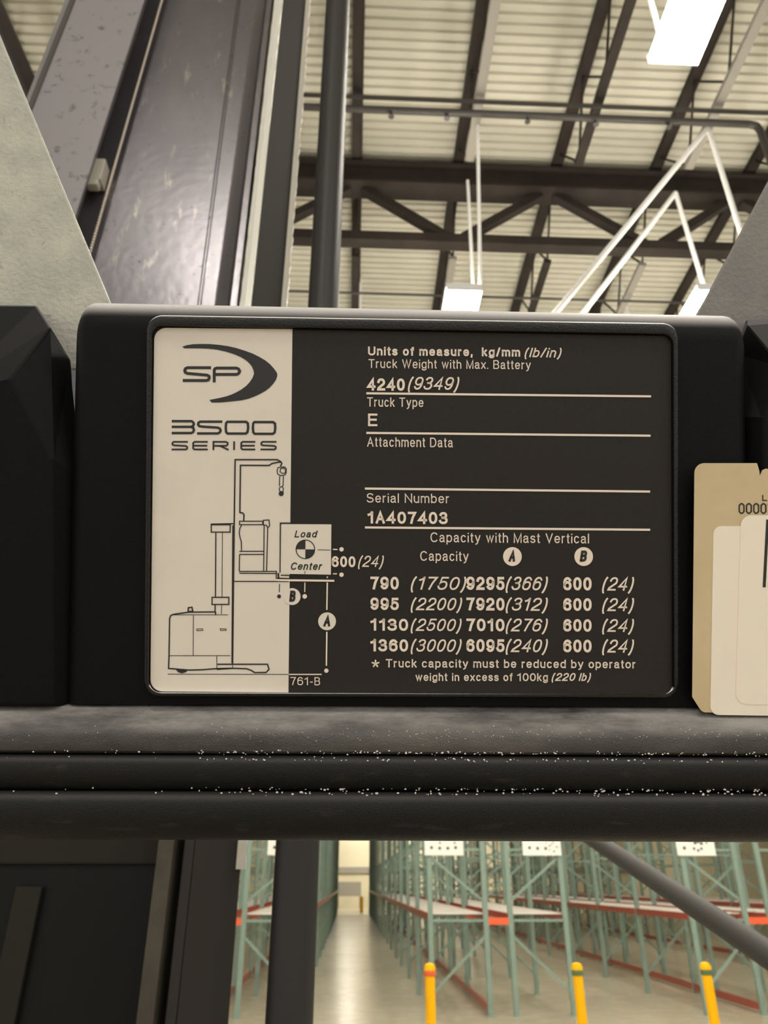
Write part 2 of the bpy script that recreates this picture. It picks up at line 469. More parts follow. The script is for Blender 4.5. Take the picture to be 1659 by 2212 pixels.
def make_frame(parent, x, y, detailed, mirror):
    """upright frame: two posts, level and diagonal braces"""
    def px_(v): return (FR_W-v) if mirror else v
    if detailed:
        f = empty('upright_frame', (x, y, 0)); f.parent = parent
        for s in (0, 1):
            p = MB(); xx = px_(s*(FR_W-POST)+POST/2)
            p.box(xx-POST/2, xx+POST/2, 0, 0.07, 0.012, RACK_H); p.box(xx-POST/2-0.02, xx+POST/2+0.02, -0.02, 0.09, 0, 0.012)
            p.build('post', M['green'], f)
        for z in horiz:
            MB().box(POST, FR_W-POST, 0.02, 0.05, z, z+0.04).build('horizontal_brace', M['green'], f)
        for (za, sa, zb, sb) in levels:
            MB().bar((px_(sa*(FR_W-POST)+POST/2), 0.035, za), (px_(sb*(FR_W-POST)+POST/2), 0.035, zb), 0.03, 0.045).build('diagonal_brace', M['green'], f)
        return f
    p = MB()
    for s in (0, 1):
        xx = px_(s*(FR_W-POST)+POST/2)
        p.box(xx-POST/2, xx+POST/2, 0, 0.07, 0, RACK_H)
    for z in horiz: p.box(POST, FR_W-POST, 0.02, 0.05, z, z+0.04)
    for (za, sa, zb, sb) in levels:
        p.bar((px_(sa*(FR_W-POST)+POST/2), 0.035, za), (px_(sb*(FR_W-POST)+POST/2), 0.035, zb), 0.03, 0.045)
    f = p.build('upright_frame', M['green'], parent); f.location = (x, y, 0)
    return f
proto_mesh = {}
def share(kind, maker):
    if kind not in proto_mesh:
        o = maker(); proto_mesh[kind] = o; return o, True
    return proto_mesh[kind], False
def rack_row(cx, label, nb=NB, detail=2):
    root = empty('pallet_rack', (cx, RY, 0), label=label, cat='pallet rack', group='back-to-back rows of green pallet racking')
    xs = [(-GAP/2-FR_W, False), (GAP/2, True)]
    for (x, mir) in xs:
        for k in range(nb+1):
            if k < detail:
                make_frame(root, x, k*BAY, True, mir)
            else:
                key = 'frame%d' % mir
                if key not in proto_mesh:
                    proto_mesh[key] = make_frame(root, x, k*BAY, False, mir)
                else:
                    o = proto_mesh[key].copy(); COL.objects.link(o); o.parent = root; o.location = (x, k*BAY, 0)
    def rep(key, name, maker, loc):
        if key not in proto_mesh:
            o = maker(); proto_mesh[key] = o; o.parent = root
        else:
            o = proto_mesh[key].copy(); COL.objects.link(o); o.parent = root
        o.location = loc
    for k in range(nb+1):
        rep('spacer', 'row_spacer', lambda: MB().box(-GAP/2, GAP/2, 0, 0.07, -0.055, 0.055).build('row_spacer', M['orange']), (0, k*BAY, Z_SP))
    for k in range(nb):
        y = k*BAY+0.07
        for x in (-GAP/2-FR_W, -GAP/2-0.05, GAP/2, GAP/2+FR_W-0.05):
            rep('beam', 'load_beam', lambda: MB().box(0, 0.05, 0, BAY-0.07, -0.05, 0.06).build('load_beam', M['red']), (x, y, Z_BEAM))
        for x in (-GAP/2-FR_W, GAP/2):
            def deck():
                d = MB(); n = 9
                for i in range(n):
                    yy = 0.15+i*(BAY-0.4)/(n-1); d.box(0.05, FR_W-0.05, yy, yy+0.10, 0.03, 0.05)
                return d.build('wire_deck', M['wire'])
            rep('deck', 'wire_deck', deck, (x, y, Z_BEAM+0.012))
        for x in (-GAP/2-0.08,):
            rep('floorbeam', 'floor_beam', lambda: MB().box(0, 0.05, 0, BAY-0.07, 0, 0.12).build('floor_beam', M['red']), (x, y, 0.05))
    return root
rows = {}
for k, lab in [(-1, 'green racking row left of the aisle, half hidden by the mast'),
               (0, 'green racking row standing right of the central aisle'),
               (1, 'green racking row at far right, behind the slanting grey tube'),
               (2, 'fourth green racking row, seen through the others at right')]:
    rows[k] = rack_row(sp_c.x + k*PITCH_X, lab, nb=NB)

# aisle-end signs on the first frames
Z_SG = atY(958, 1848, RY).z
def sign(px0, px1, marks, label):
    a, b = atY(px0, 1835, RY-0.03), atY(px1, 1835, RY-0.03)
    w = b.x-a.x
    t = empty('aisle_sign', (a.x, RY-0.035, Z_SG), label=label, cat='sign', group='white signs on the rack ends')
    MB().box(0, w, 0, 0.012, 0, 0.45).build('board', M['sign'], t, bevel=0.004)
    for (u, v, s) in marks:
        x, z = u*w, v
        MB().box(x-s/2, x+s/2, -0.002, 0, z-s/2, z+s/2).build('lettering', M['ink'], t)
    b_ = MB(); b_.box(0.05, 0.09, 0.012, 0.033, 0.05, 0.4); b_.box(w-0.09, w-0.05, 0.012, 0.033, 0.05, 0.4)
    b_.build('mounting_strip', M['steel_pale'], t)
    return t
rnd = random.Random(3)
row4 = [(0.18, 0.13, 0.045), (0.39, 0.12, 0.045), (0.6, 0.12, 0.045), (0.8, 0.13, 0.045), (0.4, 0.21, 0.03), (0.78, 0.21, 0.03)]
sign(917, 1001, row4, 'white sign high on the rack end, just right of the aisle')
sign(1129, 1212, row4[:3] + [(0.62+0.3*rnd.random(), 0.05+0.2*rnd.random(), 0.02) for _ in range(10)], 'white sign on the second frame of the middle rack end')
sg = sign(1462, 1545, [(0.2, 0.13, 0.05), (0.37, 0.24, 0.02), (0.37, 0.30, 0.02), (0.5, 0.22, 0.05), (0.58, 0.24, 0.05), (0.66, 0.21, 0.05), (0.45, 0.12, 0.04), (0.55, 0.09, 0.04), (0.64, 0.12, 0.04), (0.8, 0.22, 0.03)],
          'white sign with dark characters on the rack end at right')
sign(578, 660, row4, 'white sign mostly hidden behind the hydraulic cylinder')

# yellow bollards
def bollard(px, py_top, X_hint, label):
    y = 10.9
    c = atY(px, py_top, y)
    t = empty('bollard', (c.x, y, 0), label=label, cat='bollard', group='yellow bollards before the racks')
    h = c.z
    MB().lathe([(0.062, 0.012), (0.062, h-0.13)], n=24).build('sleeve', M['yellow'], t, smooth=True)
    MB().lathe([(0.066, h-0.13), (0.070, h-0.11), (0.070, h-0.05), (0.055, h-0.015), (0.02, h)], n=24).build('cap', M['yellow'], t, smooth=True)
    MB().lathe([(0.0695, h-0.14), (0.0725, h-0.132), (0.0725, h-0.088), (0.071, h-0.08)], n=24).build('band', M['orange'] if X_hint == 0 else M['band_green'], t, smooth=True)
    MB().lathe([(0.10, 0), (0.10, 0.012)], n=24).build('base_ring', M['yellow'], t)
bollard(928, 2080, 0, 'yellow bollard closest to the aisle, with an orange-red band below its cap')
bollard(1245, 2079, 1, 'middle yellow bollard with a green band below its cap')
bollard(1522, 2078, 2, 'rightmost yellow bollard, beside the slanting grey tube')
c = atZ(781, 1972, 0)
h = atY(781, 1936, c.y).z
by = empty('bollard', (c.x, c.y, 0), label='tiny yellow post at the far end of the aisle', cat='bollard')
MB().lathe([(0.12, 0), (0.12, h-0.06), (0.06, h)], n=16).build('sleeve', M['yellow'], by, smooth=True)

# lamps over the aisles and behind the operator
AX = [sp_c.x + (k-0.5)*PITCH_X for k in (0, 1, 2)]
for ax, nm in zip(AX, ('the central aisle', 'the aisle right of the middle rack', 'the rightmost aisle')):
    for j, yy in enumerate((19.0, 30.0, 69.5)):  # last lamp of each aisle added to light the end wall
        nth = ('first', 'second', 'last')[j]
        lamp(ax - (0.33 if ax is AX[0] else 0), yy, z=9.2, ln=(2.4, 2.4, 4.0)[j], label='long lamp high over %s, %s from the front' % (nm, nth), group='lamps over the aisles',
             rods=[(0, -0.9, 0, -0.9, DECK_Z-9.2), (0, 0.9, 0, 0.9, DECK_Z-9.2)])
def mirrored(px, py):
    d = ray(px, py); h = CAM + d*(1.425/d.y); r_ = Vector((d.x, -d.y, d.z))
    return h + r_*((LZ-h.z)/r_.z)
gm = mirrored(440, 640); gx, gy = gm.x, gm.y  # lamp added where its reflection makes the mast web glow
print('mast glow lamp', gx, gy)
for (lx, ly, nm) in ((AX[0]-0.3, 11.0, 'lamp before the central aisle'), (AX[1], 11.0, 'lamp before the second aisle'), (AX[2], 11.0, 'lamp before the rightmost aisle'), (-6.5, 7.2, 'lamp hanging far left of the mast'), (gx, gy, 'lamp behind the operator at left'), (2.6, -5.0, 'lamp behind the operator at middle'), (7.0, -5.0, 'lamp behind the operator at right'),  # unseen row before the aisles added to light signs and rack ends
                     (1.0, -11.0, 'lamp far behind the operator'), (8.0, 7.2, 'lamp far right over the open floor')):
    lamp(lx, ly, label=nm, group='lamps over the open floor', rods=[(0, -0.45, 0, -0.45, DECK_Z-LZ), (0, 0.45, 0, 0.45, DECK_Z-LZ)])

# ================================================================== THE TRUCK: mast
MY = 1.30
mast = empty('truck_mast', (-0.35, 1.4, 0), label='tall scuffed black lift mast standing at the left behind the console', cat='mast')
def vline(pt, pb, Y, z0, z1):
    """points at heights z0 and z1 on the line through two photo points lying in the plane Y"""
    a, b = atY(*pt, Y), atY(*pb, Y)
    f = lambda z: a + (b-a)*((z-a.z)/(b.z-a.z))
    return f(z0), f(z1)
def mprism(lines, z0, z1):
    mb = MB(); lo, hi = [], []
    for (pt, pb, Y) in lines:
        a, b = vline(pt, pb, Y, z0, z1); lo.append(a-mast.location); hi.append(b-mast.location)
    return mb.prism(lo, hi)
def plumb(px, py, Y, px2=None):
    """a plumb line through a photo point"""
    x = atY(px, py, Y).x
    return x
ZT = 5.6
mprism([((160, 0), (-100, 660), 1.33), ((313, 0), (102, 660), 1.33), ((319, 0), (108, 660), 1.42), ((140, 0), (-120, 660), 1.42)], 2.0, ZT).build('outer_channel', M['mast_flange'], mast, bevel=0.004)
mprism([((150, 0), (-112, 660), 1.345), ((159, 0), (-101, 660), 1.325), ((163, 0), (-97, 660), 1.329), ((152, 0), (-108, 660), 1.349)], 2.0, ZT).build('edge_strip', M['tube_grey'], mast)
xa = plumb(560, 330, MY)
xr0 = plumb(592, 200, MY)        # right end of the bright edge
xb0 = plumb(640, 330, 1.42)
ml = mast.location
# web: wide plate behind the flanges, plumb on its right, following the channel on its left
wl = [vline((318, 0), (108, 660), 1.425, z, z)[0] for z in (2.0, ZT)]
wx = plumb(545, 330, 1.40)
web = MB()
ring = lambda z, xl: [Vector((xl, 1.425, z))-ml, Vector((wx-0.056, 1.425, z))-ml, Vector((wx-0.05, 1.4245, z))-ml, Vector((wx-0.02, 1.412, z))-ml, Vector((wx, 1.37, z))-ml, Vector((wx+0.006, 1.33, z))-ml,
                      Vector((wx+0.02, 1.33, z))-ml, Vector((wx+0.02, 1.46, z))-ml, Vector((xl, 1.46, z))-ml]
web.loft([ring(0.0, -0.62), ring(2.0, wl[0].x), ring(ZT, wl[1].x)]).build('web_plate', M['mast'], mast, smooth=True)
# right hand flange with its bright worn nose
nose = plumb(558, 330, MY)
nw = 0.021
fl = MB()
fl.box(nose+nw*0.2-ml.x, plumb(575, 330, MY)-ml.x, MY+0.006-ml.y, 1.40-ml.y, 0, ZT)
fl.build('inner_channel', M['mast_dark'], mast, bevel=0.002)
MB().prism([(nose+nw-ml.x, MY+0.008-ml.y, 0), (xb0-ml.x, 1.42-ml.y, 0), (xb0-0.05-ml.x, 1.47-ml.y, 0), (nose-ml.x, 1.44-ml.y, 0)],
           [(nose+nw-ml.x, MY+0.008-ml.y, ZT), (xb0-ml.x, 1.42-ml.y, ZT), (xb0-0.05-ml.x, 1.47-ml.y, ZT), (nose-ml.x, 1.44-ml.y, ZT)]).build('side_plate', M['mast_dark'], mast)
mb = MB(); rings = []
rn = random.Random(11)
for i in range(160):
    z = 2.45+i*(ZT-2.45)/159
    j = lambda s: (rn.random()-0.5)*s
    rings.append([Vector((nose-0.002+j(.0012)-ml.x, MY-0.004+j(.001)-ml.y, z)), Vector((nose+nw*0.5-ml.x, MY-0.011+j(.001)-ml.y, z)), Vector((nose+nw+j(.0012)-ml.x, MY-0.003+j(.001)-ml.y, z)),
                  Vector((nose+nw-ml.x, MY+0.0055-ml.y, z)), Vector((nose-ml.x, MY+0.0055-ml.y, z))])
mb.loft(rings).build('worn_edge', M['bare'], mast)['label'] = 'bright bare-steel worn edge of the mast'
MB().box(nose-0.034-ml.x, nose-0.010-ml.x, MY-0.006-ml.y, MY+0.09-ml.y, 0, 2.44).build('lower_edge', M['lower_edge'], mast)
mb = MB(); rings = []
for i in range(260):
    z = 2.05+i*(ZT-2.05)/259
    e = 0.006+abs(rn.gauss(0, 0.0022))
    rings.append([Vector((xb0-0.006-ml.x, 1.408-ml.y, z)), Vector((xb0+e-ml.x, 1.412-ml.y, z)), Vector((xb0+e-ml.x, 1.424-ml.y, z)), Vector((xb0-0.006-ml.x, 1.424-ml.y, z))])
mb.loft(rings).build('grease_edge', M['crust'], mast)['label'] = 'pale crusted grease along the mast edge'
# lift chain: a bright beaded line
mb = MB()
a, b = vline((350, 0), (199, 530), 1.405, 2.35, ZT)
n = 330
for i in range(n):
    c_ = a.lerp(b, i/n)-ml
    res = bmesh.ops.create_icosphere(mb.bm, subdivisions=1, radius=0.0042)
    for v in res['verts']: v.co += c_
mb.build('lift_chain', M['brass'], mast)['label'] = 'thin pale beaded chain'
a, b = vline((513, 0), (437, 585), 1.412, 2.75, ZT)
MB().tube(a-ml, b-ml, 0.0016, 6).build('control_cable', M['cyl'], mast)
g = vline((228, 360), (205, 410), 1.40, 3.3, 3.3)[0]
g0 = atY(216, 372, 1.40)-ml
mb = MB(); mb.box(g0.x-0.014, g0.x+0.016, g0.y-0.02, g0.y+0.02, g0.z-0.05, g0.z+0.03); mb.box(g0.x-0.018, g0.x+0.012, g0.y-0.024, g0.y, g0.z-0.075, g0.z-0.052)
mb.build('chain_guide', M['crust'], mast, bevel=0.003)
cx = plumb(700, 600, MY)
ty = MB().lathe([(0.0355, 0), (0.0355, ZT)], n=32)
cyl = empty('hydraulic_cylinder', (cx, MY+0.02, 0), label='slim black hydraulic cylinder standing upright just right of the mast', cat='hydraulic cylinder')
ty.build('barrel', M['cyl'], cyl, smooth=True)
x0_ = atY(716, 2000, MY).x
MB().lathe([(0.05, 0), (0.05, 0.05)], n=24).build('foot', M['cyl'], cyl)
a, b = atY(-40, -60, 1.62), atY(92, 245, 1.62)
MB().tube(a-ml, b+(b-a)*0.5-ml, 0.026, 14).build('tie_bar', M['steel'], mast, smooth=True)
# inner lower channel glimpsed at the lower left
def lowbar(p1, p2, w, Y, m_, nm):
    a, b = atY(*p1, Y), atY(*p2, Y)
    MB().prism([Vector((b.x-w/2, Y, b.z))-ml, Vector((b.x+w/2, Y, b.z))-ml, Vector((b.x+w/2, Y+0.012, b.z))-ml, Vector((b.x-w/2, Y+0.012, b.z))-ml],
               [Vector((a.x-w/2, Y, a.z))-ml, Vector((a.x+w/2, Y, a.z))-ml, Vector((a.x+w/2, Y+0.012, a.z))-ml, Vector((a.x-w/2, Y+0.012, a.z))-ml]).build(nm, m_, mast, bevel=0.002)
MB().box(-0.70-ml.x, wx+0.008-ml.x, 1.384-ml.y, 1.424-ml.y, 0, 2.12).build('lower_plate', M['mast_black'], mast, bevel=0.003)  # black sheet added to paint shade over the lower mast
lowbar((62, 1915), (-10, 2260), 0.042, 1.37, M['guide'], 'guide_bar')
MB().box(-0.62-ml.x, wx-ml.x, 1.376-ml.y, 1.424-ml.y, atY(200, 1868, 1.39).z, atY(200, 1800, 1.39).z).build('cross_member', M['guide'], mast, bevel=0.004)

# grey tube slanting below the rails at the right
a, b = atY(1262, 1800, 1.62), atY(1705, 2092, 0.92)
gt = empty('brace_tube', a, label='blurred grey tube slanting down to the right below the black rails', cat='tube')
d_ = (b-a)
MB().tube(-d_*0.25, d_*1.3, 0.0155, 16).build('tube', M['tube_grey'], gt, smooth=True)
for s in (-0.25, 1.3):
    MB().ball(d_*s, 0.0165, 12).build('end_cap', M['tube_grey'], gt, smooth=True)

# ================================================================== THE TRUCK: operator console
con = empty('operator_console', matrix=PM, label='black moulded overhead console of the truck with ridged rails beneath', cat='console')
def LX(px): return L(px, 1100).x
# housing: rounded top edge, rounded ends
def ytop(x):
    a, b = L(240, 662), L(1550, 689)
    t = (x-a.x)/(b.x-a.x)
    return a.y+(b.y-a.y)*t
ybot = L(800, 1524).y
RT = 0.019
def house_ring(x, e):
    yt = ytop(x)+0.0068 - e
    zf = -e
    ring = [(ybot, -0.07), (ybot, zf)]
    for k in range(0, 13):
        a = math.pi/2*k/12
        ring.append((yt-RT+RT*math.sin(a), zf-RT+RT*math.cos(a)))
    ring += [(yt-0.002, -0.07)]
    return [Vector((x, yy, zz_)) for yy, zz_ in ring]
xl, xr = L(152, 800).x, L(1622, 800).x
rings = []
RE = 0.009
for k in range(7):
    a = math.pi/2*k/6
    rings.append(house_ring(xl+RE*(1-math.cos(math.pi/2-a)) if False else xl+RE*(1-math.cos(a)), RE*(1-math.sin(a))))
rings = [house_ring(xl+RE*(1-math.cos(math.pi/2*k/6)), RE*(1-math.sin(math.pi/2*k/6))) for k in range(7)]
for t in [i/40 for i in range(1, 40)]:
    rings.append(house_ring(xl+RE+(xr-xl-2*RE)*t, 0))
rings += [house_ring(xr-RE*(1-math.cos(math.pi/2*k/6)), RE*(1-math.sin(math.pi/2*k/6))) for k in range(6, -1, -1)]
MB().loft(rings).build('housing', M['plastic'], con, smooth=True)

def rrect(px0, py0, px1, py1, r, n=8, skew=True):
    """rounded rectangle in console coordinates from photo corners (r in pixels)"""
    q = [L(px0, py0), L(px1, py0), L(px1, py1), L(px0, py1)]
    return round_poly([(v.x, v.y) for v in q], r*PX, n)
def round_poly(pts, r, n=8, radii=None):
    out = []; N = len(pts)
    for i in range(N):
        p = Vector(pts[i]); a = Vector(pts[i-1]); b = Vector(pts[(i+1) % N])
        rr = radii[i] if radii else r
        if rr <= 0: out.append((p.x, p.y)); continue
        d1 = (a-p).normalized(); d2 = (b-p).normalized()
        ang = d1.angle(d2); t = rr/math.tan(ang/2)
        c = p+(d1+d2).normalized()*(rr/math.sin(ang/2))
        s = p+d1*t; e = p+d2*t
        a0 = math.atan2(s.y-c.y, s.x-c.x); a1 = math.atan2(e.y-c.y, e.x-c.x)
        da = (a1-a0+math.pi) % (2*math.pi)-math.pi
        for k in range(n+1):
            an = a0+da*k/n
            out.append((c.x+rr*math.cos(an), c.y+rr*math.sin(an)))
    return out
def quadpx(pts): return [(L(*p).x, L(*p).y) for p in pts]

# bezel: raised frame with rounded shoulders round the plate
B_OUT = quadpx([(319, 683), (1461, 701), (1463, 1506), (313, 1503)])
B_IN = quadpx([(333, 708), (1447, 727), (1449, 1499), (325, 1494)])
def inset(pts, d):
    out = []; N = len(pts)
    for i in range(N):
        p = Vector(pts[i]); a = (Vector(pts[i-1])-p).normalized(); b = (Vector(pts[(i+1) % N])-p).normalized()
        out.append(tuple(p+(a+b)*d))
    return out
o_ = lambda d, z, r: [Vector((x, y, z)) for x, y in round_poly(inset(B_OUT, d), r)]
i_ = lambda d, z, r: [Vector((x, y, z)) for x, y in round_poly(inset(B_IN, d), r)]
mb = MB()
BH = 0.0048
mb.loft([o_(0, -0.004, 0.009), o_(0, BH-0.0028, 0.009), o_(0.0004, BH-0.0014, 0.0087), o_(0.0012, BH-0.0004, 0.0083), o_(0.0024, BH, 0.0078),
         i_(-0.0008, BH, 0.0062), i_(-0.0002, BH-0.0003, 0.006), i_(0, BH-0.0012, 0.0058), i_(0, -0.004, 0.0058)], cap=False)
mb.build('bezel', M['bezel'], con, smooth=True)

# faceted end caps either side
def capmesh(V, F_, name, m_):
    mb = MB(); vv = [mb.bm.verts.new(L(px, py, z)) for px, py, z in V]
    for f in F_: mb.bm.faces.new([vv[i] for i in f])
    return mb.build(name, m_, con, bevel=0.0012)
V = [(-120, 658, -.030), (80, 660, -.030), (110, 707, -.016), (22, 818, .004), (-120, 850, .006),
     (152, 778, -.030), (113, 992, .004), (175, 1040, -.010), (175, 1524, -.010), (113, 1524, .004), (-120, 1524, .004),
     (-120, 658, -.07), (80, 660, -.07), (152, 778, -.07), (175, 1040, -.07), (175, 1524, -.07), (-120, 1524, -.07)]
Fc = [(0, 1, 2, 3, 4), (2, 5, 6, 3), (2, 1, 12, 13, 5), (5, 7, 6), (4, 3, 6, 9, 10), (6, 7, 8, 9), (0, 11, 12, 1), (5, 13, 14, 7), (7, 14, 15, 8), (10, 9, 8, 15, 16), (0, 4, 10, 16, 11), (11, 16, 15, 14, 13, 12)]
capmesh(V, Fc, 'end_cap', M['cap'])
V = [(1800, 690, -.030), (1612, 690, -.030), (1616, 700, -.022), (1690, 790, .004), (1800, 800, .004),
     (1590, 760, -.030), (1650, 900, .002), (1595, 900, -.012), (1595, 1524, -.012), (1650, 1524, .002), (1800, 1524, .002),
     (1800, 690, -.07), (1612, 690, -.07), (1590, 760, -.07), (1595, 900, -.07), (1595, 1524, -.07), (1800, 1524, -.07)]
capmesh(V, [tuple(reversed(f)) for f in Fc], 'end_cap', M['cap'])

# guard brackets rising either side of the console
def plate(pts, z0, z1, name, m_, bev=0.0015):
    lo = [Vector((L(px, py, z0).x, L(px, py, z0).y, z0)) for px, py in pts]
    hi = [Vector((L(px, py, z1).x, L(px, py, z1).y, z1)) for px, py in pts]
    return MB().prism(lo, hi).build(name, m_, con, bevel=bev)
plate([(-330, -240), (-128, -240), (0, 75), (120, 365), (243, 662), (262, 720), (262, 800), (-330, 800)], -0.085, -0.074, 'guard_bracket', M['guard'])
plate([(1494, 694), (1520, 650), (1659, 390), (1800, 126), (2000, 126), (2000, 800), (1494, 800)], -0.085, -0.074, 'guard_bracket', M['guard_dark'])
def wbox(x0, x1, y0, y1, z0, z1, name, m_):
    o = MB().box(x0, x1, y0, y1, z0, z1).build(name, m_, None)
    o.parent = con; o.matrix_parent_inverse = PMI
    return o
wbox(-0.62, 0.62, -0.55, 1.20, 0.20, 0.26, 'platform_floor', M['rubber'])
wbox(-0.62, 0.62, 0.62, 0.70, 0.26, 1.25, 'front_panel', M['plastic'])
# ledge and rails below: profile extruded across, given as (photo row, height off the face)
def extrude(profile, name, m_, x0=-140, x1=1800, slope=0.004):
    rings = []
    for px in [x0+(x1-x0)*i/30 for i in range(31)]:
        rings.append([L(px, py+(px-830)*slope, z) for py, z in profile])
    return MB().loft(rings).build(name, m_, con, smooth=True)
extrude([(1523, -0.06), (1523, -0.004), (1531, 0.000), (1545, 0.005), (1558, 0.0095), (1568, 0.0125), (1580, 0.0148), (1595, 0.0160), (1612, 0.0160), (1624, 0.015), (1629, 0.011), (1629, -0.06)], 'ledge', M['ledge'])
def bulge(y0, y1, z0, z1, n=14):
    out = [(y0, -0.06)]
    for k in range(n+1):
        a = math.pi*k/n
        out.append(((y0+y1)/2-(y1-y0)/2*math.cos(a), z0+(z1-z0)*math.sin(a)**0.75))
    return out+[(y1, -0.06)]
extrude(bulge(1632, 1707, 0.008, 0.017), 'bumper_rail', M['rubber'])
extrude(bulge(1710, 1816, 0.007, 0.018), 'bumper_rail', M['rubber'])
extrude([(1605, -0.05), (1605, 0.004), (1790, 0.004), (1790, -0.05)], 'rail_core', M['plastic'])
# dust lodged in the grooves: nobody could count it
mb = MB(); rd = random.Random(5)
for (yc, sp_, n, z, smin, smax) in ((1626, 4, 170, 0.0152, .6, 1.7), (1641, 5, 90, 0.0158, .6, 2.0), (1705, 6, 120, 0.0125, .8, 2.4), (1714, 4, 70, 0.0135, .8, 2.6), (1585, 16, 160, 0.0156, .4, 1.0)):
    for _ in range(n):
        px = rd.uniform(0, 1659) if rd.random() < 0.25 else rd.uniform(420, 1659)
        py = yc+rd.gauss(0, sp_*0.5)+(px-830)*0.004
        s = rd.uniform(smin, smax)*PX
        c_ = L(px, py, z+rd.uniform(0, .0012))
        res = bmesh.ops.create_icosphere(mb.bm, subdivisions=1, radius=s)
        st = rd.uniform(0.8, 1.8)
        for v in res['verts']: v.co = Vector((v.co.x*st, v.co.y, v.co.z*0.6))+c_
d_ = mb.build('dust', M['dust'], con); d_['kind'] = 'stuff'; d_['label'] = 'white dust specks caught in the grooves'

# ================================================================== the capacity plate
PZ = 0.0022
plate_root = empty('capacity_plate', matrix=PM @ Matrix.Translation((0, 0, 0)), label='black and white truck capacity plate set in the console bezel', cat='data plate')
def flat(pts, z, h, name, m_, parent):
    return MB().prism([Vector((x, y, z)) for x, y in pts], [Vector((x, y, z+h)) for x, y in pts]).build(name, m_, parent)
flat(round_poly(quadpx([(334, 709), (1446, 728), (1448, 1498), (326, 1493.5)]), 19*PX), 0.0003, PZ-0.0003, 'backing', M['plate_black'], plate_root)
wp = quadpx([(336, 710.5), (632.5, 713.5), (624, 1494), (327.5, 1491.5)])
flat(round_poly(wp, 0, radii=[26*PX, 0, 0, 26*PX]), PZ, 0.00008, 'white_field', M['plate_white'], plate_root)['label'] = 'off-white left field of the plate'
ZL = PZ + 0.00016      # first lettering level
HL = 0.00008


